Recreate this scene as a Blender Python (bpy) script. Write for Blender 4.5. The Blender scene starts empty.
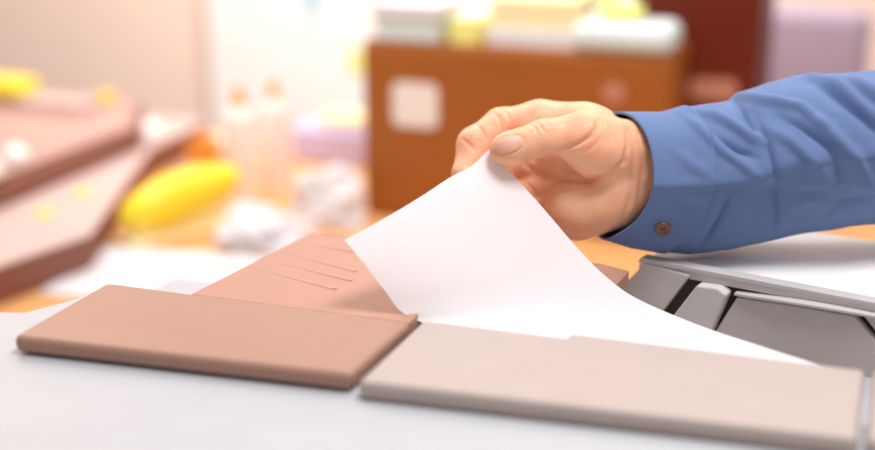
import bpy, bmesh, math, random
import numpy as np
from mathutils import Vector, Matrix, noise as mnoise
random.seed(4)
S = bpy.context.scene
COL = S.collection

# ------------------------------------------------------------------ camera
FPX, YAW, PIT = 1300.0, math.radians(19.4), math.radians(17.3)
CAM = Vector((0, 0, 1.34))
FWD = Vector((-math.sin(YAW)*math.cos(PIT), math.cos(YAW)*math.cos(PIT), -math.sin(PIT)))
RGT = Vector((math.cos(YAW), math.sin(YAW), 0))
UPV = RGT.cross(FWD)
cd = bpy.data.cameras.new('camera'); cam = bpy.data.objects.new('camera', cd); COL.objects.link(cam)
R3 = Matrix((RGT, UPV, -FWD)).transposed()
cam.matrix_world = Matrix.Translation(CAM) @ R3.to_4x4()
cd.sensor_width = 36; cd.lens = FPX/875*36; cd.clip_start = .01; cd.clip_end = 60
cd.dof.use_dof = True; cd.dof.focus_distance = .99; cd.dof.aperture_fstop = 1.75; cd.dof.aperture_blades = 0
S.camera = cam
# ------------------------------------------------------------------ light
S.view_settings.view_transform = 'Standard'; S.view_settings.look = 'None'
S.view_settings.exposure = 0.0; S.view_settings.gamma = 1; S.view_settings.use_curve_mapping = False
w = bpy.data.worlds.new('world'); S.world = w; w.use_nodes = True
bg = w.node_tree.nodes['Background']; bg.inputs[0].default_value = (1.0, .98, .97, 1); bg.inputs[1].default_value = .43
def area(name, loc, target, size, power, color):
    l = bpy.data.lights.new(name, 'AREA'); l.shape = 'RECTANGLE'; l.size, l.size_y = size; l.energy = power; l.color = color
    o = bpy.data.objects.new(name, l); COL.objects.link(o); o.location = loc
    o.rotation_euler = (Vector(target)-Vector(loc)).to_track_quat('-Z', 'Y').to_euler(); return o
area('ceiling_lamp_light', (.15, .75, 2.35), (-.1, .98, 1.08), (.55, .45), 19.5, (1, .98, .96))
area('rear_ceiling_light', (-.2, 2.2, 2.5), (-.1, .9, 1.0), (.8, .6), 10, (1, .96, .92))
area('warm_fill_light', (-1.8, 1.9, 2.0), (-.3, .95, 1.05), (.9, .8), 9, (1, .76, .55))  # added warm light from the back left; no window stands there
area('desk_fill_light', (-1.1, 1.6, 2.3), (-1.1, 2.5, .9), (1.2, .5), 18, (1, .98, .97))  # added fill that brightens the desk and background, no real lamp
l_ = area('board_fill_light', (-1.1, 1.7, 2.4), (-1.1, 2.8, 1.0), (1.4, .3), 8, (1, .97, .95)); l_.data.spread = math.radians(100)  # added fill that lifts the whiteboard and back wall, no fixture

# ------------------------------------------------------------------ materials
def lin(c): return tuple(((v/255)/12.92 if v/255 <= .04045 else (((v/255)+.055)/1.055)**2.4) for v in c)
MATS = {}
def mat(name, rgb, rough=.5, spec=.5, metal=0, var=.05, vscale=30, bump=0, bscale=200, sss=0, coat=0, linear=False, trans=0):
    m = bpy.data.materials.new(name); m.use_nodes = True; nt = m.node_tree; b = nt.nodes['Principled BSDF']
    c = rgb if linear else lin(rgb)
    tc = nt.nodes.new('ShaderNodeTexCoord')
    nz = nt.nodes.new('ShaderNodeTexNoise'); nz.inputs['Scale'].default_value = vscale; nz.inputs['Detail'].default_value = 3
    nt.links.new(tc.outputs['Object'], nz.inputs['Vector'])
    mr = nt.nodes.new('ShaderNodeMix'); mr.data_type = 'RGBA'
    mr.inputs['A'].default_value = (*[v*(1-var) for v in c], 1); mr.inputs['B'].default_value = (*[min(1, v*(1+var)) for v in c], 1)
    nt.links.new(nz.outputs['Fac'], mr.inputs['Factor']); nt.links.new(mr.outputs['Result'], b.inputs['Base Color'])
    b.inputs['Roughness'].default_value = rough; b.inputs['Specular IOR Level'].default_value = spec; b.inputs['Metallic'].default_value = metal
    if bump:
        n2 = nt.nodes.new('ShaderNodeTexNoise'); n2.inputs['Scale'].default_value = bscale; n2.inputs['Detail'].default_value = 2
        nt.links.new(tc.outputs['Object'], n2.inputs['Vector'])
        bp = nt.nodes.new('ShaderNodeBump'); bp.inputs['Strength'].default_value = bump; bp.inputs['Distance'].default_value = .001
        nt.links.new(n2.outputs['Fac'], bp.inputs['Height']); nt.links.new(bp.outputs['Normal'], b.inputs['Normal'])
    if sss:
        b.inputs['Subsurface Weight'].default_value = sss; b.inputs['Subsurface Radius'].default_value = (1, .35, .2); b.inputs['Subsurface Scale'].default_value = .006
    b.inputs['Coat Weight'].default_value = coat
    if trans: b.inputs['Transmission Weight'].default_value = trans
    MATS[name] = m; return m
mat('white_plastic', (186, 187, 193), .45, .3, bump=.05)
mat('warm_lit_taupe', (168, 128, 112), .42, .35, bump=.12, bscale=900)  # the taupe plastic, with warm light and pink reflection mixed into its colour
mat('taupe_plastic', (184, 168, 162), .42, .35, bump=.12, bscale=900)
mat('tray_plastic', (182, 136, 118), .5, .35, bump=.05, bscale=900)
mat('grey_plastic', (226, 218, 215), .5, .4, var=.12, bump=.8, bscale=1800)
mat('panel_plastic', (200, 188, 183), .5, .4, bump=.2, bscale=1800)
mat('slot_dark', (70, 52, 46), .6, .3)
mat('rim_plastic', (205, 200, 200), .3, .5)
mat('paper', (238, 234, 238), .8, .1, var=.01)
def paper_mat():
    m = MATS['paper']; nt = m.node_tree; b = nt.nodes['Principled BSDF']; out = [n for n in nt.nodes if n.type == 'OUTPUT_MATERIAL'][0]
    tl = nt.nodes.new('ShaderNodeBsdfTranslucent'); tl.inputs['Color'].default_value = (.95, .92, .93, 1)
    ms = nt.nodes.new('ShaderNodeMixShader'); ms.inputs[0].default_value = .2
    nt.links.new(b.outputs[0], ms.inputs[1]); nt.links.new(tl.outputs[0], ms.inputs[2]); nt.links.new(ms.outputs[0], out.inputs['Surface'])
paper_mat()
mat('nail', (230, 174, 152), .42, .5, var=.02, sss=.2)
mat('button', (120, 78, 60), .25, .6)
mat('thread', (60, 60, 80), .8)
mat('desk_wood', (226, 166, 106), .45, .35, var=.12, vscale=8)
mat('desk_leg', (170, 160, 155), .4)
mat('cabinet_brown', (160, 92, 34), .45, .3, var=.08, vscale=5)
mat('cabinet_dark', (104, 34, 12), .45, .3, var=.08, vscale=5)
mat('sticker_white', (236, 226, 222), .7)
mat('sticker_tan', (190, 130, 105), .7)
mat('wall_paint', (248, 222, 208), .9, .1, var=.03, vscale=2)
mat('floor_tile', (190, 170, 155), .4)
mat('board_white', (250, 248, 245), .35, .3, var=.01)
mat('board_frame', (215, 180, 160), .4)
mat('yellow_plastic', (250, 220, 50), .35, .4)
mat('cream_plastic', (252, 232, 170), .35, .4)
mat('orange_plastic', (240, 160, 70), .4, .4)
mat('bottle_plastic', (246, 230, 222), .4, .4)
mat('lavender', (196, 186, 222), .6)
mat('pale_blue', (214, 226, 226), .6)
mat('sky_blue', (178, 212, 232), .6)
mat('lemon', (240, 236, 140), .6)
mat('cream', (250, 232, 180), .6)
mat('pale_grey', (226, 226, 228), .6)
mat('device_mauve', (204, 178, 172), .5, .3)
mat('device_dark', (132, 82, 66), .5, .3)
mat('device_mid', (188, 150, 142), .5, .3)
mat('chair_fabric', (190, 172, 192), .85, .2, bump=.5, bscale=300)
mat('chair_frame', (120, 96, 108), .5)

# shirt: fine blue weave
def shirt_mat():
    m = mat('shirt_blue', (102, 124, 168), .75, .2, var=.1, vscale=700, bump=.5, bscale=1600)
    m.node_tree.nodes['Principled BSDF'].inputs['Sheen Weight'].default_value = .05
    return m
shirt_mat()
def skin_mat():
    m = mat('skin', (236, 174, 146), .42, .35, var=.12, vscale=45, bump=.35, bscale=500, sss=.3)
    mx = [n for n in m.node_tree.nodes if n.type == 'MIX'][0]
    mx.inputs['A'].default_value = (*lin((226, 138, 100)), 1); mx.inputs['B'].default_value = (*lin((255, 212, 176)), 1)
    return m
skin_mat()

# ------------------------------------------------------------------ helpers
def link(name, me, m=None, parent=None, smooth=False):
    o = bpy.data.objects.new(name, me); COL.objects.link(o)
    if m: me.materials.append(MATS[m])
    if parent: o.parent = parent
    if smooth:
        for p in me.polygons: p.use_smooth = True
    return o
def tag(o, label=None, cat=None, group=None, kind=None):
    if label: o['label'] = label
    if cat: o['category'] = cat
    if group: o['group'] = group
    if kind: o['kind'] = kind
    return o
def empty(name, loc, label, cat, group=None, rz=0):
    o = bpy.data.objects.new(name, None); COL.objects.link(o); o.location = loc; o.rotation_euler = (0, 0, rz); o.empty_display_size = .05
    return tag(o, label, cat, group)
def bevel(o, wd, seg=3):
    md = o.modifiers.new('bevel', 'BEVEL'); md.width = wd; md.segments = seg; md.limit_method = 'ANGLE'; md.angle_limit = math.radians(35)
    for p in o.data.polygons: p.use_smooth = True
    md.harden_normals = True
    return o
def box(name, x0, x1, y0, y1, z0, z1, m, parent=None, bv=0, off=(0, 0, 0)):
    return prism(name, [(x0, y0), (x1, y0), (x1, y1), (x0, y1)], z0, z1, m, parent, bv, off)
def prism(name, pts, z0, z1, m, parent=None, bv=0, off=(0, 0, 0)):
    ox, oy, oz = off
    n = len(pts); V = [(x-ox, y-oy, z0-oz) for x, y in pts]+[(x-ox, y-oy, z1-oz) for x, y in pts]
    F = [tuple(range(n-1, -1, -1)), tuple(range(n, 2*n))]+[(i, (i+1) % n, n+(i+1) % n, n+i) for i in range(n)]
    me = bpy.data.meshes.new(name); me.from_pydata(V, [], F); me.update()
    o = link(name, me, m, parent)
    if bv: bevel(o, bv)
    return o
def mesh(name, V, F, m, parent=None, smooth=False):
    me = bpy.data.meshes.new(name); me.from_pydata(V, [], F); me.update(); return link(name, me, m, parent, smooth)
def lathe(name, prof, m, parent=None, loc=(0, 0, 0), seg=32):
    V = []; F = []
    for r, z in prof:
        for k in range(seg):
            a = 2*math.pi*k/seg; V.append((r*math.cos(a)+loc[0], r*math.sin(a)+loc[1], z+loc[2]))
    for i in range(len(prof)-1):
        for k in range(seg):
            F.append((i*seg+k, i*seg+(k+1) % seg, (i+1)*seg+(k+1) % seg, (i+1)*seg+k))
    F.append(tuple(range(seg-1, -1, -1))); F.append(tuple((len(prof)-1)*seg+k for k in range(seg)))
    o = mesh(name, V, F, m, parent, True)
    md = o.modifiers.new('es', 'EDGE_SPLIT'); md.split_angle = math.radians(50); return o

# ------------------------------------------------------------------ setting
def struct(o): o['kind'] = 'structure'; return o
struct(box('floor', -4, 3, -1.5, 2.9, -.05, 0, 'floor_tile'))
struct(box('wall_back', -4, 3, 2.8, 2.9, 0, 2.7, 'wall_paint'))
struct(box('wall_left', -4.1, -4, -1.5, 2.9, 0, 2.7, 'wall_paint'))
struct(box('wall_right', 3, 3.1, -1.5, 2.9, 0, 2.7, 'wall_paint'))
struct(box('baseboard_back', -4, 3, 2.785, 2.8, 0, .09, 'board_white'))

# ------------------------------------------------------------------ copier
T = (-.1, .7, 0)
cp = empty('photocopier', T, 'large white office photocopier with brown top covers, in the foreground under the lifted sheet', 'photocopier')
def cb(name, *a, **k): return box(name, *a, parent=cp, off=T, **k)
def cpr(name, *a, **k): return prism(name, *a, parent=cp, off=T, **k)
cb('body', -.60, .50, .47, .975, .02, .945, 'white_plastic', bv=.01)
for x, y in ((-.56, .51), (.46, .51), (-.56, .93), (.46, .93)):
    lathe('foot', [(.02, 0), (.022, .02)], 'slot_dark', cp, (x-T[0], y-T[1], 0))
cpr('top_deck', [(-.64, .40), (.52, .40), (.52, .775), (-.305, .775), (-.305, .815), (-.574, .815), (-.600, .764), (-.622, .757)], .945, .986, 'white_plastic', bv=.006)
o = cpr('cover_plate', [(-.554, .6895), (-.308, .707), (-.3035, .806), (-.554, .806)], .9875, 1.0, 'warm_lit_taupe', bv=.0045); tag(o, 'taupe cover plate with warm pinkish light in its colour, left of the seam')
o = cpr('cover_plate', [(-.3005, .6995), (.004, .721), (.004, .826), (-.192, .824), (-.194, .815), (-.2975, .813)], .9875, 1.0, 'taupe_plastic', bv=.0045); tag(o, 'grey taupe cover plate, right of the seam')
cpr('cover_skirt', [(-.2985, .7025), (.0025, .724), (.0025, .735), (-.2985, .7135)], .9835, .990, 'taupe_plastic')
o = cpr('cover_plate', [(.008, .7215), (.16, .732), (.16, .83), (.008, .83)], .986, 1.0, 'taupe_plastic', bv=.0045); tag(o, 'narrow taupe cover plate at the right edge')
# document tray behind the left cover plate
tr = cpr('document_tray', [(-.482, .8065), (-.3055, .8065), (-.3055, .925), (-.20, .930), (-.183, .938), (-.180, .970), (-.205, .980), (-.424, .979), (-.461, .976)], .987, .9985, 'tray_plastic', bv=.0015)
TR = [((284, 252), (356, 266)), ((266, 259), (354, 276)), ((246, 267), (342, 286)), ((316, 243), (350, 246))]
TRP = [((-.4663, .9055), (-.3983, .8655)), ((-.4753, .882), (-.3938, .8376))]
RIBS = [((-.463, .920), (-.385, .893)), ((-.470, .900), (-.380, .872)), ((-.478, .880), (-.384, .850)), ((-.452, .945), (-.405, .938))]
for (a, b) in RIBS:
    a = Vector(a); b = Vector(b); d = (b-a).normalized(); n = Vector((-d.y, d.x))
    V = [(a.x, a.y, .9984), (b.x, b.y, .9984), (b.x+n.x*.008, b.y+n.y*.008, .9984), (b.x+n.x*.0015, b.y+n.y*.0015, .9994)]
    V = [(p[0]-T[0], p[1]-T[1], p[2]) for p in V]
    mesh('tray_rib', V, [(0, 1, 3), (0, 3, 2), (1, 2, 3), (0, 2, 1)], 'tray_plastic', cp)
# feeder wall: local (s along, z, o towards camera)
A0 = Vector((-.172, .991)); TD = Vector((.972, -.235)); ND = Vector((-.235, -.972))
def wl(s, z, o): p = A0+TD*s+ND*o; return (p.x-T[0], p.y-T[1], z)
def wall_poly(name, pts, o0, o1, m, bv=.0012, label=None):
    n = len(pts); V = [wl(s, z, o1) for s, z in pts]+[wl(s, z, o0) for s, z in pts]
    F = [tuple(range(n)), tuple(range(2*n-1, n-1, -1))]+[(i, n+i, n+(i+1) % n, (i+1) % n) for i in range(n)]
    o = mesh(name, V, F, m, cp)
    bm = bmesh.new(); bm.from_mesh(o.data); bmesh.ops.recalc_face_normals(bm, faces=bm.faces); bm.to_mesh(o.data); bm.free()
    if bv: bevel(o, bv, 2)
    if label: o['label'] = label
    return o
wall_poly('feeder_wall', [(-.035, .940), (.30, .940), (.30, .9985), (.0, .9985)], -.012, -.004, 'slot_dark', 0)
wall_poly('guide_block', [(-.040, .940), (.004, .940), (.020, .964), (.040, .9965), (.001, .9995), (-.018, .976)], -.004, .002, 'grey_plastic', label='smooth grey guide block at the left end of the slot')
wall_poly('guide_block', [(.012, .940), (.054, .940), (.063, .956), (.074, .9895), (.066, .9935), (.049, .9925), (.029, .960)], -.004, .010, 'grey_plastic', bv=.002, label='speckled grey guide block standing forward')
wall_poly('side_panel', [(.050, .940), (.190, .940), (.190, .972), (.170, .9905), (.125, .9895), (.080, .9870), (.065, .956)], -.004, .004, 'panel_plastic')
wall_poly('side_panel', [(.194, .940), (.30, .940), (.30, .997), (.174, .993), (.194, .972)], -.004, .001, 'panel_plastic')
# curved bright lip
V = []; F = []
N = 24
for i in range(N+1):
    u = i/N; s = .078+u*.118; z = .9885+.004*math.sin(math.pi*min(1, u*1.0))*.5+.0045*u; oo = .004+.005*math.sin(math.pi*u)**.7
    for dz, do in ((0, 0), (.0018, 0), (.0018, 1), (0, 1)):
        V.append(wl(s, z+dz, -.002 if not do else oo+.001))
for i in range(N):
    for k in range(4): F.append((i*4+k, i*4+(k+1) % 4, (i+1)*4+(k+1) % 4, (i+1)*4+k))
F.append((3, 2, 1, 0)); F.append(tuple(N*4+k for k in range(4)))
mesh('guide_lip', V, F, 'rim_plastic', cp)
wall_poly('upper_strip', [(.040, .9925), (.30, .9945), (.30, 1.001), (.0, 1.0005)], -.004, -.0005, 'grey_plastic', .0005)
o = wall_poly('rim', [(-.006, .999), (.32, .999), (.32, 1.0035), (-.003, 1.0035)], -.010, .0015, 'rim_plastic', .0012)
# rear cover behind the rim
q = [A0+TD*s+ND*o_ for s, o_ in ((-.012, -.010), (.33, -.010), (.40, -.19), (.06, -.165), (.005, -.12))]
cpr('rear_cover', [(p.x, p.y) for p in q], .945, .9975, 'board_white', bv=.006)

# ------------------------------------------------------------------ sheet of paper
def cr(P, u):
    n = len(P)-1; t = u*n; i = min(int(t), n-1); f = t-i
    p0 = P[max(i-1, 0)]; p1 = P[i]; p2 = P[i+1]; p3 = P[min(i+2, n)]
    return .5*((2*p1)+(p2-p0)*f+(2*p0-5*p1+4*p2-p3)*f*f+(3*p1-p0-3*p2+p3)*f**3)
far = [Vector(p) for p in ((-.291, .949, 1.094), (-.252, .945, 1.058), (-.213, .935, 1.023), (-.186, .925, 1.005), (-.160, .912, .9965), (-.112, .888, .9915), (-.067, .866, .9905), (-.039, .853, .990), (.0, .835, .9898))]
near = [Vector(p) for p in ((-.357, .813, 1.053), (-.343, .8142, 1.037), (-.329, .817, 1.018), (-.316, .820, 1.0005), (-.296, .823, .992), (-.250, .812, .9900), (-.195, .794, .9898), (-.150, .781, .9898), (-.105, .778, .9898))]
NU, NV = 64, 24
V = []; F = []
for i in range(NU+1):
    a = cr(far, i/NU); b = cr(near, i/NU)
    for j in range(NV+1):
        t = j/NV; p = a.lerp(b, t)
        k = math.exp(-i/18)
        p = p+Vector((.1, -.05, 1)).normalized()*(-.004*math.sin(math.pi*t)*k)
        p.z += .0035*math.exp(-((t-.13)/.1)**2)*math.exp(-i/14)*-1
        V.append(tuple(p))
for i in range(NU):
    for j in range(NV):
        q = i*(NV+1)+j; F.append((q, q+1, q+NV+2, q+NV+1))
V0 = Vector((-.2, .85, .98))
pp = mesh('paper_sheet', [tuple(Vector(v)-V0) for v in V], F, 'paper', None, True); pp.location = V0
tag(pp, 'blank white paper sheet being lifted by its corner from the photocopier', 'paper')

# ------------------------------------------------------------------ person (arm and hand reaching in from the right)
# figure frame: x to the figure's right, y up its arm, z out of the palm; 1 unit = 1/1300 m
K = 1/1300.0*1.0
D0 = 1.0
ORG = CAM+FWD*D0+RGT*((600-437.5)/FPX)*D0+UPV*((225-165)/FPX)*D0
HM = Matrix.Translation(ORG) @ R3.to_4x4() @ Matrix.Scale(K, 4)
def H(x, y, z): return HM @ Vector((x-600, 165-y, z))   # design units
person = empty('person', (0.50, 1.28, 0), 'person in a blue shirt reaching in from the right, pinching the lifted sheet', 'person')
pin = Vector(person.location)

def surface_nets(sdf, lo, hi, h):
    nx, ny, nz = [int((b-a)/h)+1 for a, b in zip(lo, hi)]
    X = lo[0]+h*np.arange(nx); Y = lo[1]+h*np.arange(ny); Z = lo[2]+h*np.arange(nz)
    G = sdf(X[:, None, None], Y[None, :, None], Z[None, None, :]).astype(np.float32)
    ins = G < 0
    cnt = np.zeros((nx-1, ny-1, nz-1), np.float32); acc = np.zeros((nx-1, ny-1, nz-1, 3), np.float32)
    cs = [(i, j, k) for i in (0, 1) for j in (0, 1) for k in (0, 1)]
    def sl(A, c): return A[c[0]:A.shape[0]-1+c[0], c[1]:A.shape[1]-1+c[1], c[2]:A.shape[2]-1+c[2]]
    for a in cs:
        for ax in range(3):
            if a[ax] == 0:
                b = list(a); b[ax] = 1; b = tuple(b)
                ga, gb = sl(G, a), sl(G, b); cross = (ga < 0) != (gb < 0)
                t = np.where(cross, ga/(ga-gb+1e-12), 0)
                for d in range(3):
                    acc[..., d] += np.where(cross, a[d]+(t if d == ax else 0), 0)
                cnt += cross
    act = cnt > 0; idx = -np.ones(act.shape, np.int64); idx[act] = np.arange(act.sum())
    I = np.argwhere(act); P = acc[act]/cnt[act][:, None]+I
    P = np.array(lo)+P*h
    Fs = []
    for ax in range(3):
        o1, o2 = [(1, 2), (2, 0), (0, 1)][ax]
        s0 = [slice(None)]*3; s1 = [slice(None)]*3; s0[ax] = slice(0, -1); s1[ax] = slice(1, None)
        A = ins[tuple(s0)]; B = ins[tuple(s1)]
        E = np.argwhere(A != B); E = E[(E[:, o1] > 0) & (E[:, o2] > 0) & (E[:, o1] < act.shape[o1]) & (E[:, o2] < act.shape[o2])]
        e1 = np.zeros(3, int); e1[o1] = 1; e2 = np.zeros(3, int); e2[o2] = 1
        g = lambda q: idx[q[:, 0], q[:, 1], q[:, 2]]
        qd = np.stack([g(E-e1-e2), g(E-e2), g(E), g(E-e1)], 1)
        flip = ~A[E[:, 0], E[:, 1], E[:, 2]]
        qd[flip] = qd[flip][:, ::-1]
        Fs.append(qd)
    return P, np.concatenate(Fs)

def cone(x, y, z, a, b, ra, rb, fl=None):
    ax, ay, az = a; bx, by, bz = b; dx, dy, dz = bx-ax, by-ay, bz-az; L = dx*dx+dy*dy+dz*dz
    t = np.clip(((x-ax)*dx+(y-ay)*dy+(z-az)*dz)/L, 0, 1)
    t2 = t*t*(3-2*t)*.5+t*.5
    return np.sqrt((x-ax-t*dx)**2+(y-ay-t*dy)**2+(z-az-t*dz)**2)-(ra+(rb-ra)*t2)
def ell(x, y, z, c, r):
    q = np.sqrt(((x-c[0])/r[0])**2+((y-c[1])/r[1])**2+((z-c[2])/r[2])**2)
    return (q-1)*min(r)
def smin(a, b, k):
    h = np.clip(.5+.5*(b-a)/k, 0, 1); return b+(a-b)*h-k*h*(1-h)

def hand_sdf(x, y, z):
    # palm and wrist
    d = cone(x, y, z, (760, 150, -62), (640, 148, -50), 34, 33)
    d = smin(d, cone(x, y, z, (760, 180, -64), (640, 180, -58), 32, 33), 24)
    d = smin(d, cone(x, y, z, (622, 196, -60), (584, 208, -64), 33, 34), 16)      # little finger side
    d = smin(d, cone(x, y, z, (630, 165, -66), (568, 150, -86), 34, 27), 20)
    d = smin(d, cone(x, y, z, (600, 128, -66), (572, 128, -84), 30, 26), 16)
    # index: knuckle, middle joint, end joint, tip
    f = cone(x, y, z, (588, 121, -76), (545, 116, -82), 26, 22.5)
    f = smin(f, cone(x, y, z, (545, 116, -82), (506, 121, -84), 22.5, 20), 8)
    f = smin(f, cone(x, y, z, (506, 121, -84), (477, 140, -74), 20.5, 18.5), 5)
    f = smin(f, cone(x, y, z, (477, 140, -74), (466, 172, -56), 18.5, 14), 5)
    d = smin(d, f, 9)
    g = cone(x, y, z, (575, 152, -92), (515, 158, -104), 24, 18.5)
    g = smin(g, cone(x, y, z, (515, 158, -104), (490, 185, -96), 18.5, 16), 5)
    g = smin(g, cone(x, y, z, (490, 185, -96), (484, 214, -78), 16, 12.5), 5)
    d = smin(d, g, 5)
    g = cone(x, y, z, (572, 178, -92), (524, 188, -108), 22, 17)
    g = smin(g, cone(x, y, z, (524, 188, -108), (504, 212, -100), 17, 14.5), 5)
    g = smin(g, cone(x, y, z, (504, 212, -100), (502, 238, -84), 14.5, 11.5), 5)
    d = smin(d, g, 5)
    g = cone(x, y, z, (570, 206, -84), (532, 216, -98), 20, 14.5)
    g = smin(g, cone(x, y, z, (532, 216, -98), (516, 232, -92), 14.5, 12.5), 5)
    g = smin(g, cone(x, y, z, (516, 232, -92), (517, 251, -80), 12.5, 10.5), 5)
    d = smin(d, g, 5)
    # thumb
    th = cone(x, y, z, (628, 150, -44), (590, 138, -28), 33, 27)
    th = smin(th, ell(x, y, z, (603, 148, -28), (35, 30, 29)), 10)
    th = smin(th, cone(x, y, z, (590, 134, -26), (545, 136, -17), 24, 18), 12)
    th = smin(th, cone(x, y, z, (548, 136, -17), (512, 147, -13), 18.5, 17), 6)
    th = smin(th, ell(x, y, z, (509, 149, -14), (19.5, 15.5, 13.5)), 6)
    d = smin(d, th, 7)
    return d
P, Q = surface_nets(hand_sdf, (436, 72, -140), (800, 285, 30), 1.5)
# normals from the field, crease displacement
e = .6
def nrm(P):
    x, y, z = P.T
    g = np.stack([hand_sdf(x+e, y, z)-hand_sdf(x-e, y, z), hand_sdf(x, y+e, z)-hand_sdf(x, y-e, z), hand_sdf(x, y, z+e)-hand_sdf(x, y, z-e)], 1)
    return g/np.linalg.norm(g, axis=1)[:, None]
for _ in range(2):
    Nn = nrm(P); P = P-Nn*hand_sdf(*P.T)[:, None]*.8
Nn = nrm(P)
def seg_d(P, pts):
    best = np.full(len(P), 1e9); tt = np.zeros(len(P))
    n = len(pts)-1
    for i in range(n):
        a = np.array(pts[i], float); b = np.array(pts[i+1], float); dd = b-a
        t = np.clip(((P[:, :2]-a)@dd)/(dd@dd), 0, 1); ds = np.linalg.norm(P[:, :2]-a-t[:, None]*dd, axis=1)
        m = ds < best; best[m] = ds[m]; tt[m] = (i+t[m])/n
    return best, tt
front = np.clip((Nn[:, 2]-.05)/.3, 0, 1)
disp = np.zeros(len(P))
CRE = [  # polyline, amplitude (neg = groove), width, z range
    ([(530, 160), (545, 170), (566, 177), (592, 179), (612, 176), (626, 162), (629, 146), (628, 132)], -3.0, 2.6, None),
    ([(562, 150), (578, 144), (590, 136), (596, 128), (598, 120)], -3.0, 2.2, None),
    ([(586, 152), (594, 146), (600, 138)], -1.2, 2.0, None),
    ([(545, 196), (560, 190), (580, 188)], -1.2, 2.0, None),
    ([(530, 178), (546, 196), (556, 206)], -1.5, 2.4, None),
    ([(632, 128), (636, 160), (634, 200), (628, 220)], -1.6, 3.0, None),
    ([(641, 130), (645, 165), (643, 205)], -1.2, 2.6, None),
    ([(536, 120), (541, 127), (545, 133)], -.9, 1.3, (-30, 40)),
    ([(531, 122), (536, 129), (539, 136)], -.7, 1.2, (-30, 40)),
    ([(545, 118), (551, 127), (553, 134)], -.8, 1.4, (-30, 40)),
    ([(554, 119), (558, 126), (560, 133)], -.5, 1.3, (-30, 40)),
    ([(496, 106), (502, 112), (504, 124)], -1.0, 1.5, None),
    ([(505, 103), (511, 108), (514, 118)], -.9, 1.5, None),
    ([(476, 116), (484, 126), (488, 138)], -1.3, 1.7, None),
    ([(462, 134), (470, 140), (476, 148)], -1.1, 1.6, None),
    ([(540, 104), (534, 110), (530, 120)], -.9, 1.8, None),
]
for pl, amp, wd, zr in CRE:
    ds, tt = seg_d(P, pl); k = np.sin(np.clip(tt, .03, .97)*math.pi)**.5
    v = 1.4*amp*np.exp(-(ds/wd)**2)*k*front
    if zr: v = v*((P[:, 2] > zr[0]) & (P[:, 2] < zr[1]))
    disp += v
# tendons on the wrist
for pl in ([(650, 150), (690, 152)], [(648, 178), (690, 178)]):
    ds, tt = seg_d(P, pl); disp += 1.4*np.exp(-(ds/5)**2)*front
# soft irregularity
disp += .5*np.sin(P[:, 0]*.11+P[:, 1]*.07)*np.sin(P[:, 1]*.13+P[:, 2]*.09)
# nail bed: a shallow flat on the thumb
NC = np.array([508.0, 144.5]); NAX = np.array([-.955, .29])
dv = P[:, :2]-NC; na = dv@NAX; nb = dv@np.array([NAX[1], -NAX[0]])
rn = np.sqrt((na/15.5)**2+(nb/9.0)**2)
disp += np.where(P[:, 2] > -14, -.9*np.exp(-((rn-1)/.16)**2), 0)
P = P+Nn*disp[:, None]
def to_obj(name, P, F, m, parent, origin):
    M = np.array(HM); W = np.stack([P[:, 0]-600, 165-P[:, 1], P[:, 2]], 1)@M[:3, :3].T+M[:3, 3]-np.array(origin)
    return mesh(name, W.tolist(), F if isinstance(F, list) else F.tolist(), m, parent, True)
body = to_obj('body', P, Q[:, ::-1], 'skin', person, pin)
# thumb nail follows the thumb's surface
V = []; F = []
NR, NA = 9, 28
def surf_z(x, y):
    zz = np.linspace(25, -20, 400); v = hand_sdf(np.full(400, x), np.full(400, y), zz); k = np.argmax(v < 0); return zz[k]
for i in range(NR+1):
    r = i/NR
    for j in range(NA):
        a = 2*math.pi*j/NA; ca, sa = math.cos(a), math.sin(a)
        se = (abs(ca)**2.6+abs(sa)**2.6)**(-1/2.6)
        p = NC+NAX*(r*14.5*se*ca)+np.array([NAX[1], -NAX[0]])*(r*8.2*se*sa)
        V.append((p[0], p[1], surf_z(*p)+.55*(1-r**4)-.15+(.5 if ca > .6 else 0)*r))
for i in range(NR):
    for j in range(NA):
        F.append((i*NA+j, (i+1)*NA+j, (i+1)*NA+(j+1) % NA, i*NA+(j+1) % NA))
nl = to_obj('thumb_nail', np.array(V), F, 'nail', person, pin); nl['label'] = 'pale pink thumb nail'

# sleeve -------------------------------------------------------------
XS = [600, 640, 670, 700, 745, 760, 787, 824, 875, 950, 1050, 1150, 1250, 1400]
TOP = [111, 110.5, 110.5, 103, 96, 85, 74.5, 70, 67, 58, 40, 16, -70, -270]
BOT = [234, 246, 251, 254, 250, 247, 241, 234, 225, 220, 212, 198, 115, -70]
CY = [(a+b)/2 for a, b in zip(TOP, BOT)]
RA = [(b-a)/2 for a, b in zip(TOP, BOT)]
RB = [50, 54, 60, 68, 76, 78, 79, 80, 80, 82, 84, 88, 96, 104]
CZ = [-55, -57, -60, -64, -70, -72, -73, -74, -75, -80, -90, -115, -160, -230]
def sleeve_pt(x, ph, off=0):
    c, a, b, z = (np.interp(x, XS, q) for q in (CY, RA, RB, CZ))
    cs, sn = math.cos(ph), math.sin(ph); n = 2.25 if sn > 0 or cs < 0 else 2.25-.9*min(1, -sn*6)
    k = (abs(cs)**n+abs(sn)**n)**(-1/n)
    return np.array([x, c-(a+off)*k*sn, z+(b+off)*k*cs])
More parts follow.
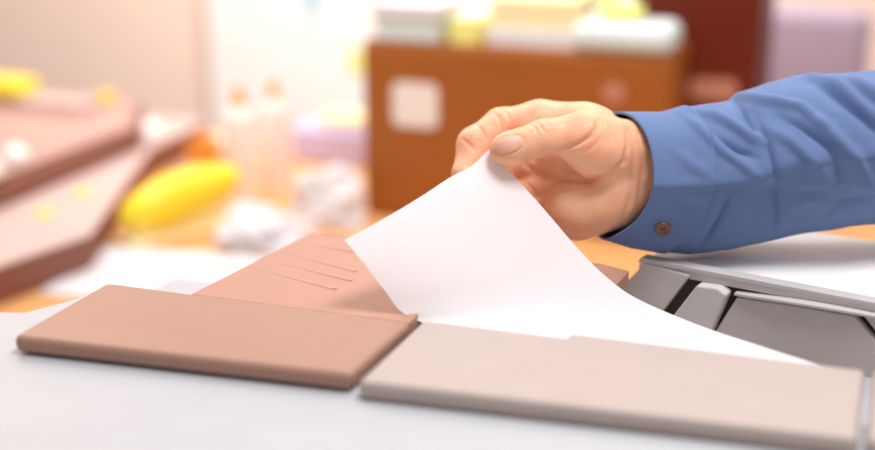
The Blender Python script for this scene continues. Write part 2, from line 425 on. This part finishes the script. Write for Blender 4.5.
FOLD = [
    ([(738, 92), (752, 93), (765, 100), (801, 107), (822, 126)], 3.5, 5),
    ([(745, 99), (749, 118), (757, 139)], -3.0, 5),
    ([(693, 108), (721, 116), (752, 138), (764, 142)], 3.4, 5.5),
    ([(686, 112), (703, 130), (721, 150), (745, 168), (763, 182)], 2.4, 5),
    ([(712, 134), (735, 152), (756, 160)], -2.2, 5),
    ([(819, 122), (835, 140), (852, 157), (873, 181), (900, 200)], 4.0, 7),
    ([(757, 112), (766, 145), (773, 176), (777, 187)], -2.6, 4.5),
    ([(766, 128), (790, 142), (815, 166), (840, 190)], 2.6, 7),
    ([(773, 176), (780, 196), (787, 213), (791, 226)], 2.6, 3.2),
    ([(712, 246), (722, 222), (731, 192)], -2.6, 4),
    ([(820, 78), (840, 92), (858, 112), (880, 138)], -5.0, 9),
    ([(800, 70), (822, 72), (842, 84), (868, 112), (890, 134)], 4.0, 7),
    ([(846, 76), (868, 88), (900, 112)], 4.5, 7),
    ([(780, 118), (800, 128), (826, 150), (850, 186)], -3, 6),
    ([(735, 100), (722, 106), (700, 104)], -1.4, 4),
    ([(800, 205), (820, 198), (845, 206)], 1.8, 7),
    ([(830, 222), (850, 200), (880, 196)], -2, 7),
    ([(675, 150), (690, 165), (712, 178)], 1.0, 6),
    ([(655, 205), (680, 208), (705, 218)], -.8, 6),
    ([(920, 80), (940, 130), (935, 190)], -5, 10), ([(960, 70), (985, 120), (980, 190)], 5, 10),
    ([(1060, 40), (1080, 100), (1075, 180)], -7, 12), ([(1130, 20), (1150, 100), (1140, 190)], -8, 14),
]
def fold_disp(P, nz):
    d = np.zeros(len(P))
    for pl, amp, wd in FOLD:
        ds, tt = seg_d(P, pl); d += 2.2*amp*np.exp(-(ds/(wd*.85))**2)*(np.sin(np.clip(tt, .06, .94)*math.pi)**.6)
    return d*np.clip((nz+.15)/.5, 0, 1)
def mouth(ph):
    return 616+37*math.cos(ph)**1 if math.cos(ph) > 0 else 616+18*math.cos(ph)
def sleeve_mesh(name, xa, xb, nx, off, m, phs=None, solid=1.6, thick_in=0, folds=True, xfun=None):
    NP = 300; V = []; nzs = []; F = []
    for i in range(nx+1):
        u = i/nx
        for j in range(NP):
            ph = 2*math.pi*j/NP; m0 = mouth(ph)+3*math.sin(ph)
            x = m0+(xa-616)+((xb-m0)-(xa-616))*u if xfun is None else xfun(u, m0)
            p = sleeve_pt(x, ph, off); 
            st = p[1]-186
            V.append(p); nzs.append(math.cos(ph))
    V = np.array(V); nzs = np.array(nzs)
    # overlap of the sleeve opening: cloth above the line lies over the cloth below it
    sm = 1/(1+np.exp((V[:, 1]-186.5)/.9)); rad = V-np.stack([V[:, 0], np.interp(V[:, 0], XS, CY), np.interp(V[:, 0], XS, CZ)], 1)
    rn_ = rad/np.linalg.norm(rad, axis=1)[:, None]
    lift = 1.8*sm*np.exp(-np.clip(186.5-V[:, 1], 0, 99)/26)*(nzs > 0)
    dd = lift
    if folds:
        dd = dd+fold_disp(V, nzs)*np.clip((V[:, 0]-655)/30, .15, 1)
        nn = np.array([mnoise.noise(Vector((v[0]*.02, v[1]*.035, v[2]*.03)))*2.2+mnoise.noise(Vector((v[0]*.07, v[1]*.09, 3)))*.5 for v in V])
        dd = dd+nn*np.clip((V[:, 0]-660)/60, .1, 1)
    V = V+rn_*dd[:, None]
    for i in range(nx):
        for j in range(NP):
            F.append((i*NP+j, i*NP+(j+1) % NP, (i+1)*NP+(j+1) % NP, (i+1)*NP+j))
    o = to_obj(name, V, F, m, person, pin)
    md = o.modifiers.new('sol', 'SOLIDIFY'); md.thickness = solid*K; md.offset = -1
    return o
slv = sleeve_mesh('shirt_sleeve', 640, 1400, 330, 0, 'shirt_blue')
cuff = sleeve_mesh('shirt_cuff', 616, 0, 24, .9, 'shirt_blue', solid=2.6, folds=True, xfun=lambda u, m0: m0+(700-m0)*u if False else m0+62*u)
# button on the cuff
bc = sleeve_pt(667, math.radians(-48), 4); 
rows = []
ctr = np.array([667., 226., 0]); 
zc = sleeve_pt(667, 0)[2]
phb = min(np.linspace(0, -1.5, 300), key=lambda p: abs(sleeve_pt(667, p)[1]-226)); bp = sleeve_pt(667, phb, 3.0)
tg_ = sleeve_pt(667, phb-.06)-sleeve_pt(667, phb+.06); nb_ = np.cross(np.array([1., 0, 0]), tg_); nb_ = nb_*np.sign(nb_[2])/np.linalg.norm(nb_)
bp = sleeve_pt(667, phb, 0)+nb_*4.2
t1 = np.array([1., 0, 0]); t2 = np.cross(nb_, t1)
def disc(name, prof, m, parent, c):
    V = []; F = []; s = 28
    for r, h in prof:
        for k in range(s):
            a = 2*math.pi*k/s; V.append(c+t1*r*math.cos(a)+t2*r*math.sin(a)+nb_*h)
    for i in range(len(prof)-1):
        for k in range(s): F.append((i*s+k, i*s+(k+1) % s, (i+1)*s+(k+1) % s, (i+1)*s+k))
    F.append(tuple((len(prof)-1)*s+k for k in range(s)))
    return to_obj(name, np.array(V), F, m, parent, pin)
bt = disc('button', [(8, -3), (8.6, .5), (8.2, 2.0), (7.0, 2.3), (5.6, 1.0), (3.4, .8), (.1, .8)], 'button', person, bp)
bt['label'] = 'brown shirt button on the cuff'
for s_ in (-1.4, 1.4):
    disc('button_thread', [(1.1, .5), (1.1, 1.6), (.1, 1.8)], 'thread', bt, bp+t1*s_)

# rest of the figure, standing at the right beyond the picture: x right, y facing, z up
mat('trousers', (60, 62, 74), .8); mat('shoe_black', (40, 36, 36), .4); mat('hair_dark', (48, 36, 30), .7, bump=.6, bscale=300)
mat('eye_white', (235, 230, 226), .2); mat('iris', (60, 40, 28), .2)
SE = H(1385, -150, -225)
FA = Vector((-.80, -.60, 0)); RR = Vector((FA.y, -FA.x, 0))
BC = Vector((SE.x, SE.y, 0))-RR*.185; DZ = SE.z-1.385
def figure_obj(name, P, F, m, parent=person):
    W = np.outer(P[:, 0], np.array(RR))+np.outer(P[:, 1], np.array(FA)); W[:, 2] += P[:, 2]
    W += np.array([BC.x, BC.y, 0])-np.array(pin)
    return mesh(name, W.tolist(), F.tolist(), m, parent, True)
arm_m = lambda p: np.array([(Vector(p)-BC).dot(RR), (Vector(p)-BC).dot(FA), p[2]])
EL = arm_m(H(1150, 107, -118)); E2 = arm_m(H(1250, 24, -164)); FM = arm_m(H(770, 165, -62)); SH = np.array([.185, 0, SE.z])
def skin_sdf(x, y, z):
    d = ell(x, y, z, (0, .02, 1.615+DZ), (.076, .095, .112))
    d = smin(d, ell(x, y, z, (0, .050, 1.550+DZ), (.052, .058, .062)), .03)
    d = smin(d, cone(x, y, z, (0, .108, 1.615+DZ), (0, .128, 1.578+DZ), .010, .014), .012)
    d = smin(d, cone(x, y, z, (-.018, .100, 1.543+DZ), (.018, .100, 1.543+DZ), .009, .009), .008)
    for sx in (-1, 1):
        d = smin(d, ell(x, y, z, (sx*.079, .010, 1.600+DZ), (.010, .020, .032)), .008)
        d = smin(d, cone(x, y, z, (sx*.012, .104, 1.634+DZ), (sx*.048, .092, 1.634+DZ), .009, .008), .012)
    d = smin(d, cone(x, y, z, (0, -.005, 1.36+DZ), (0, .005, 1.53+DZ), .060, .052), .03)
    d = smin(d, ell(x, y, z, (0, 0, 1.24+DZ), (.13, .08, .17)), .05)
    d = smin(d, cone(x, y, z, (0, 0, 1.36+DZ), tuple(SH), .05, .05), .03)
    d = smin(d, cone(x, y, z, tuple(SH), tuple(E2), .040, .036), .02)
    d = smin(d, cone(x, y, z, tuple(E2), tuple(EL), .036, .036), .02)
    d = smin(d, cone(x, y, z, tuple(EL), tuple(FM), .036, .026), .02)
    return d
lo = (min(-.16, FM[0]-.06), -.14, .98); hi = (.40, max(.2, FM[1]+.06), 1.80)
P2, Q2 = surface_nets(skin_sdf, lo, hi, .007)
# one body mesh: the fine hand and the rest of the figure
nb0 = len(body.data.vertices)
W = np.outer(P2[:, 0], np.array(RR))+np.outer(P2[:, 1], np.array(FA)); W[:, 2] += P2[:, 2]; W += np.array([BC.x, BC.y, 0])-np.array(pin)
bm = bmesh.new(); bm.from_mesh(body.data)
vs = [bm.verts.new(p) for p in W.tolist()]
for f in Q2.tolist():
    try: bm.faces.new([vs[k] for k in reversed(f)]).smooth = True
    except ValueError: pass
# relaxed left hand below the left cuff
P3, Q3 = surface_nets(hand_sdf, (436, 72, -140), (800, 285, 30), 3.5)
WR = np.array([-.275, -.02, .885+DZ])
L3 = np.stack([WR[0]+(P3[:, 2]+58)/1300, WR[1]+(168-P3[:, 1])/1300, WR[2]+(P3[:, 0]-690)/1300], 1)
W = np.outer(L3[:, 0], np.array(RR))+np.outer(L3[:, 1], np.array(FA)); W[:, 2] += L3[:, 2]; W += np.array([BC.x, BC.y, 0])-np.array(pin)
vs = [bm.verts.new(p) for p in W.tolist()]
for f in Q3.tolist():
    try: bm.faces.new([vs[k] for k in reversed(f)]).smooth = True
    except ValueError: pass
bm.normal_update(); bm.to_mesh(body.data); bm.free()
def shirt_sdf(x, y, z):
    d = ell(x, y, z, (0, 0, 1.25+DZ), (.178, .122, .21))
    d = smin(d, ell(x, y, z, (0, .008, 1.04+DZ), (.162, .125, .20)), .08)
    d = smin(d, cone(x, y, z, (-.150, 0, 1.365+DZ), (.150, 0, 1.365+DZ), .070, .070), .06)
    d = smin(d, cone(x, y, z, (.150, 0, 1.37+DZ), tuple(SH), .075, .072), .04)
    d = smin(d, cone(x, y, z, (-.185, 0, 1.36+DZ), (-.265, -.04, 1.10+DZ), .066, .052), .03)
    d = smin(d, cone(x, y, z, (-.265, -.04, 1.10+DZ), (-.275, -.02, .90+DZ), .052, .042), .02)
    d = smin(d, cone(x, y, z, (0, -.006, 1.43+DZ), (0, .0, 1.475+DZ), .072, .066), .02)
    d = d+.002*np.sin(z*70+x*30)*np.sin(x*45)*np.clip((1.40+DZ-z)/.05, 0, 1)
    d = np.maximum(d, -cone(x, y, z, (0, 0, 1.42+DZ), (0, .005, 1.60+DZ), .054, .054))
    return np.maximum(d, .885+DZ-z)
P4, Q4 = surface_nets(shirt_sdf, (-.36, -.19, .84+DZ), (.32, .18, 1.52+DZ), .007)
figure_obj('shirt', P4, Q4[:, ::-1], 'shirt_blue')
def trouser_sdf(x, y, z):
    d = ell(x, y, z, (0, 0, .92+DZ), (.160, .118, .13))
    for sx in (-1, 1):
        d = smin(d, cone(x, y, z, (sx*.085, 0, .88+DZ), (sx*.095, .01, .50), .088, .068), .03)
        d = smin(d, cone(x, y, z, (sx*.095, .01, .50), (sx*.10, -.01, .08), .068, .062), .02)
    return np.maximum(d, .055-z)
P5, Q5 = surface_nets(trouser_sdf, (-.22, -.15, .02), (.22, .15, 1.08+DZ), .009)
figure_obj('trousers', P5, Q5[:, ::-1], 'trousers')
for sx in (-1, 1):
    sh = lambda x, y, z: np.maximum(smin(ell(x, y, z, (sx*.10, .06, .035), (.048, .14, .05)), ell(x, y, z, (sx*.10, -.01, .06), (.045, .07, .06)), .03), .001-z)
    P6, Q6 = surface_nets(sh, (sx*.10-.08, -.12, -.02), (sx*.10+.08, .24, .15), .007)
    figure_obj('shoe', P6, Q6[:, ::-1], 'shoe_black')
def hair_sdf(x, y, z):
    d = ell(x, y, z, (0, .012, 1.628+DZ), (.085, .103, .116))
    cut = (y-.030)*.8-np.maximum(z-1.672-DZ, 0)*1.8-np.minimum(z-1.672-DZ, 0)*.3-.004*np.sin(x*160)          # open over the face
    return np.maximum(np.maximum(d, cut*.7), 1.56+DZ-z)
P7, Q7 = surface_nets(hair_sdf, (-.11, -.12, 1.5+DZ), (.11, .15, 1.78+DZ), .005)
figure_obj('hair', P7, Q7[:, ::-1], 'hair_dark')
for sx in (-1, 1):
    e_ = lambda x, y, z: ell(x, y, z, (sx*.031, .098, 1.615+DZ), (.014, .011, .009))
    P8, Q8 = surface_nets(e_, (sx*.031-.02, .07, 1.6+DZ), (sx*.031+.02, .12, 1.64+DZ), .002)
    eo = figure_obj('eye', P8, Q8[:, ::-1], 'eye_white')
    e_ = lambda x, y, z: ell(x, y, z, (sx*.031, .1055, 1.615+DZ), (.0055, .005, .0055))
    P8, Q8 = surface_nets(e_, (sx*.031-.01, .09, 1.6+DZ), (sx*.031+.01, .112, 1.635+DZ), .001)
    figure_obj('iris', P8, Q8[:, ::-1], 'iris', eo)

# ------------------------------------------------------------------ desk
def desk():
    t = empty('office_desk', (-.7, 1.7, 0), 'orange-toned wooden office desk behind the photocopier', 'desk')
    of = (-.7, 1.7, 0)
    box('desktop', -2.2, .14, 1.16, 2.2, .72, .75, 'desk_wood', t, .004, of)
    for x in (-2.15, .06):
        for y in (1.2, 2.1): box('leg', x, x+.05, y, y+.05, 0, .72, 'desk_leg', t, .004, of)
desk()
# storage drawers on the desk
def drawer_unit(name, x0, x1, y0, y1, z1, m, label, stick):
    of = ((x0+x1)/2, (y0+y1)/2, .75)
    t = empty(name, of, label, 'cabinet')
    box('body', x0, x1, y0+.012, y1, .75, z1, m, t, .004, of)
    h = (z1-.75)
    box('drawer_front', x0+.003, x1-.003, y0, y0+.011, .755, z1-.006, m, t, .003, of)
    for (a, b, c, d, mm, lb) in stick:
        pts = []
        for qx, qz, a0 in ((b-.012, d-.012, 0), (a+.012, d-.012, 90), (a+.012, c+.012, 180), (b-.012, c+.012, 270)):
            pts += [(qx+.012*math.cos(math.radians(a0+k*18))-of[0], qz+.012*math.sin(math.radians(a0+k*18))-of[2]) for k in range(6)]
        n = len(pts); y_ = y0-of[1]
        o = mesh('sticker', [(p[0], y_-.0012, p[1]) for p in pts]+[(p[0], y_-.0001, p[1]) for p in pts],
                 [tuple(range(n)), tuple(range(2*n-1, n-1, -1))]+[(k, n+k, n+(k+1) % n, (k+1) % n) for k in range(n)], mm, t)
        o['label'] = lb
    return t
drawer_unit('drawer_cabinet', -.756, -.285, 1.80, 1.94, 1.024, 'cabinet_brown', 'wide orange-brown cabinet with a white square sticker, on the desk left of the hand',
            [(-.706, -.633, .897, .965, 'sticker_white', 'white square sticker'), (-.385, -.352, .955, .985, 'sticker_tan', 'faint tan sticker')])
drawer_unit('drawer_cabinet', -.377, -.186, 1.955, 2.18, 1.30, 'cabinet_dark', 'tall dark red-brown cabinet standing behind the hand and the wide cabinet',
            [(-.283, -.213, .935, .970, 'sticker_tan', 'tan label')])
# things on the wide cabinet
def on_cab(name, label, cat, x0, x1, z1, m, y0=1.84, y1=2.02, z0=1.022, bv=.006, extra=None):
    of = ((x0+x1)/2, (y0+y1)/2, z0); t = empty(name, of, label, cat)
    return t, of
t, of = on_cab('storage_box', 'pale blue-grey storage box at the left end of the wide cabinet', 'box', -.745, -.632, 1.1, 'pale_blue')
box('box_body', -.738, -.636, 1.81, 1.92, 1.022, 1.060, 'pale_blue', t, .005, of); box('lid', -.742, -.632, 1.806, 1.924, 1.060, 1.082, 'pale_grey', t, .004, of)
t, of = on_cab('notebook', 'lemon yellow book upright on the wide cabinet', 'book', -.625, -.57, 1.1, 'lemon')
box('cover', -.622, -.578, 1.815, 1.93, 1.022, 1.062, 'lemon', t, .003, of); box('page_block', -.618, -.582, 1.818, 1.925, 1.0621, 1.064, 'paper', t, 0, of)
t, of = on_cab('paper_stack', 'stack of pale grey and cream paper on the middle of the wide cabinet', 'paper', -.56, -.43, 1.08, 'pale_grey')
box('lower_stack', -.566, -.425, 1.82, 1.935, 1.022, 1.050, 'pale_grey', t, .003, of); box('upper_stack', -.56, -.43, 1.825, 1.93, 1.050, 1.094, 'cream', t, .003, of)
t, of = on_cab('tissue_pack', 'rounded pale blue tissue pack at the right end of the wide cabinet', 'tissue pack', -.42, -.29, 1.07, 'pale_blue')
box('pack', -.435, -.288, 1.805, 1.90, 1.022, 1.066, 'pale_blue', t, .018, of); box('tissue', -.40, -.34, 1.83, 1.87, 1.066, 1.088, 'lemon', t, .006, of)

# whiteboard on the back wall, with notes
of = (-1.0, 2.8, .5); wb = empty('whiteboard', of, 'large bright whiteboard on the back wall', 'whiteboard')
box('board', -1.57, -.42, 2.785, 2.7995, .55, 1.7, 'board_white', wb, 0, of)
for a in ((-1.59, -1.57, .53, 1.72), (-.42, -.40, .53, 1.72)): box('frame', a[0], a[1], 2.778, 2.7995, a[2], a[3], 'board_frame', wb, .003, of)
box('frame', -1.57, -.42, 2.778, 2.7995, .53, .55, 'board_frame', wb, .003, of)
def note(x, z, w_, h_, m, label):
    o = box('paper_note', -w_/2, w_/2, -.002, 0, -h_/2, h_/2, m); o.location = (x, 2.7845, z); tag(o, label, 'note')
note(-1.29, .935, .042, .06, 'sky_blue', 'small blue note high on the whiteboard')
note(-1.175, .80, .05, .06, 'lemon', 'pale yellow note low on the whiteboard near the brown cabinet')
note(-1.11, .92, .05, .10, 'cream', 'cream note on the whiteboard above the brown cabinet corner')
note(-.62, .985, .10, .05, 'lemon', 'pale lemon note on the whiteboard above the paper stack')

# bottles
def bottle(x, y, r, h, label):
    t = empty('glue_bottle', (x, y, .75), label, 'bottle', None)
    lathe('bottle_body', [(r*.94, 0), (r, .006), (r, h*.78), (r*.85, h*.86), (r*.42, h*.92), (r*.42, h*.95)], 'bottle_plastic', t)
    lathe('cap', [(r*.46, h*.93), (r*.40, h*.97), (r*.25, h*1.06), (r*.16, h*1.08)], 'orange_plastic', t)
bottle(-.967, 1.80, .027, .175, 'tall pinkish white glue bottle with orange cap, nearer the yellow stapler')
bottle(-.94, 1.87, .024, .175, 'tall white glue bottle with orange cap, nearer the lavender box')
# lavender box with papers
of = (-.93, 2.1, .75); t = empty('pencil_box', of, 'lavender plastic box standing on the desk behind the white bottles', 'box')
prism('tub', [(-1.005, 2.06), (-.835, 2.06), (-.835, 2.16), (-1.005, 2.16)], .75, .815, 'lavender', t, .008, of)
box('contents', -.96, -.87, 2.075, 2.14, .815, .838, 'cream', t, .01, of)

# crumpled paper
def crumple(x, y, z, sx, sy, sz, seed, m, label):
    bm = bmesh.new(); bmesh.ops.create_icosphere(bm, subdivisions=4, radius=1)
    for v in bm.verts:
        p = v.co.copy(); n = mnoise.noise(p*1.6+Vector((seed, 0, 0)))*.5+abs(mnoise.noise(p*3.5+Vector((0, seed, 0))))*.4
        p = p*(.85+n); v.co = Vector((p.x*sx, p.y*sy, max(p.z, -.55)*sz))
    zz = min(v.co.z for v in bm.verts)
    for v in bm.verts: v.co.z -= zz
    me = bpy.data.meshes.new('crumpled_paper'); bm.to_mesh(me); bm.free()
    o = link('crumpled_paper', me, m); o.location = (x, y, z); tag(o, label, 'paper', None)
crumple(-.795, 1.745, .75, .070, .048, .055, 3, 'paper', 'white crumpled paper lying against the brown cabinet')
crumple(-.835, 1.61, .75, .075, .05, .036, 9, 'paper', 'wide pale crumpled paper beside the yellow stapler')
def flat(x, y, rz, w_, h_, label, m='paper'):
    o = box('paper_sheet', -w_/2, w_/2, -h_/2, h_/2, 0, .0025, m); o.location = (x, y, .751); o.rotation_euler.z = rz; tag(o, label, 'paper')
flat(-.86, 1.445, .12, .34, .20, 'white sheets lying flat on the desk just behind the photocopier, left of its tray')
flat(-.70, 1.44, -.15, .05, .30, 'pale sheet mostly hidden behind the photocopier tray', 'pale_grey') if False else None

# yellow stapler
of = (-.972, 1.62, .75)
st = empty('stapler', of, 'bright yellow stapler lying on the desk behind the photocopier', 'stapler', None, math.radians(62)); st.scale = (1.0, 1.25, 1.45)
box('base', -.10, .10, -.022, .022, 0, .010, 'cream_plastic', st, .004)
def arm():
    V = []; F = []; n = 16; s = 18
    for i in range(n+1):
        u = i/n; x = -.105+.21*u; hh = .020+.016*math.sin(math.pi*min(1, u*1.1)); zc = .030+.022*u; wv = .024*(1-.3*abs(2*u-1)**3)
        e_ = (1-abs(2*u-1)**6)**.5 if 0 < u < 1 else .15
        for k in range(s):
            a = 2*math.pi*k/s; V.append((x, wv*e_*math.cos(a), zc+hh*.75*e_*math.sin(a)))
    for i in range(n):
        for k in range(s): F.append((i*s+k, i*s+(k+1) % s, (i+1)*s+(k+1) % s, (i+1)*s+k))
    F.append(tuple(range(s-1, -1, -1))); F.append(tuple(n*s+k for k in range(s)))
    return mesh('arm', V, F, 'yellow_plastic', st, True)
arm()
box('magazine', -.085, .085, -.010, .010, .010, .030, 'cream_plastic', st, .003)
# small orange dispenser behind the stapler
of = (-1.09, 1.90, .75); t = empty('tape_dispenser', of, 'small orange-brown tape dispenser behind the yellow stapler', 'tape dispenser')
prism('base', [(-1.14, 1.87), (-1.05, 1.87), (-1.05, 1.92), (-1.14, 1.92)], .75, .775, 'device_mid', t, .005, of)
V = lathe('tape_roll', [(.018, -.010), (.030, -.010), (.030, .010), (.018, .010)], 'orange_plastic', t); V.rotation_euler = (math.pi/2, 0, 0); V.location = (0, 0, .052)

# left device: low machine with a mauve lid and a raised brown tray
of = (-1.4, 1.5, .75); dv_ = empty('desktop_printer', of, 'low mauve and brown desktop printer at the left, on the desk', 'printer')
prism('body', [(-1.80, 1.17), (-1.065, 1.17), (-1.008, 1.430), (-1.190, 1.885), (-1.20, 2.10), (-1.80, 2.10)], .75, .798, 'device_dark', dv_, .004, of)
prism('lid', [(-1.80, 1.165), (-1.066, 1.165), (-1.005, 1.432), (-1.187, 1.888), (-1.197, 2.105), (-1.80, 2.105)], .798, .803, 'device_mauve', dv_, .002, of)
prism('output_tray', [(-1.75, 1.25), (-1.195, 1.25), (-1.195, 1.87), (-1.30, 2.05), (-1.75, 2.05)], .803, .838, 'device_dark', dv_, .006, of)
prism('tray_cover', [(-1.74, 1.27), (-1.215, 1.27), (-1.205, 1.86), (-1.31, 2.04), (-1.74, 2.04)], .838, .846, 'device_mid', dv_, .004, of)
prism('paper_support', [(-1.72, 1.90), (-1.335, 1.90), (-1.32, 1.955), (-1.72, 1.985)], .846, .866, 'device_mauve', dv_, .006, of)
for x, y in ((-1.215, 1.50), (-1.23, 1.58), (-1.225, 1.95)):
    lathe('knob', [(.016, 0), (.019, .006), (.018, .018), (.010, .026), (.002, .028)], 'board_white', dv_, (x-of[0], y-of[1], .846-.75 if y < 1.9 else .803-.75), 20)
for x, y in ((-1.13, 1.60), (-1.12, 1.49)):
    lathe('button', [(.014, 0), (.014, .003), (.010, .004)], 'yellow_plastic', dv_, (x-of[0], y-of[1], .803-.75), 20)
def pot(x, y, z, r, label, m='bottle_plastic'):
    t = empty('small_pot', (x, y, z), label, 'pot')
    lathe('pot_body', [(r*.8, 0), (r, r*.3), (r, r*1.2)], m, t, seg=20); lathe('lid', [(r*1.05, r*1.2), (r*1.05, r*1.5), (r*.6, r*1.8)], m, t, seg=20)
pot(-1.14, 2.06, .75, .022, 'small white lidded pot on the desk beside the printer corner')
pot(-1.10, 1.985, .75, .021, 'small white lidded pot in front of the other pot, near the orange dispenser')
o = box('yellow_notepad', -.16, .16, -.035, .035, 0, .028, 'yellow_plastic', None, .006); o.location = (-1.62, 1.93, .8665)
o.name = 'notepad'; tag(o, 'bright yellow notepad block lying on top of the printer at the left edge', 'notepad')
o = box('eraser', -.014, .014, -.012, .012, 0, .02, 'yellow_plastic', None, .004); o.location = (-1.345, 2.0, .846); tag(o, 'small yellow eraser on the back corner of the printer', 'eraser')

# office chair behind the desk
of = (-.1, 2.42, 0); ch = empty('office_chair', of, 'lavender-grey fabric office chair standing behind the desk at the right', 'chair')
o = box('backrest', -.23, -.04, 2.36, 2.42, .62, 1.025, 'chair_fabric', ch, .025, of)
box('seat', -.32, .06, 2.36, 2.68, .46, .53, 'chair_fabric', ch, .025, of)
box('back_bracket', -.14, -.08, 2.41, 2.44, .48, .80, 'chair_frame', ch, .005, of)
lathe('column', [(.03, .08), (.025, .46)], 'chair_frame', ch, (0, .10, 0))
for k in range(5):
    a = 2*math.pi*k/5+.3; c, s = math.cos(a), math.sin(a)
    V = [(c*r+-s*w_, .10+s*r+c*w_, z) for r, w_, z in ((0, -.02, .06), (0, .02, .06), (.22, .012, .05), (.22, -.012, .05), (0, -.02, .10), (0, .02, .10), (.22, .012, .07), (.22, -.012, .07))]
    mesh('leg', V, [(0, 1, 2, 3), (7, 6, 5, 4), (0, 4, 5, 1), (1, 5, 6, 2), (2, 6, 7, 3), (3, 7, 4, 0)], 'chair_frame', ch)
    w2 = lathe('caster', [(.024, -.012), (.026, 0), (.024, .012)], 'slot_dark', ch, seg=16); w2.rotation_euler = (math.pi/2, 0, a); w2.location = (c*.22, .10+s*.22, .026)
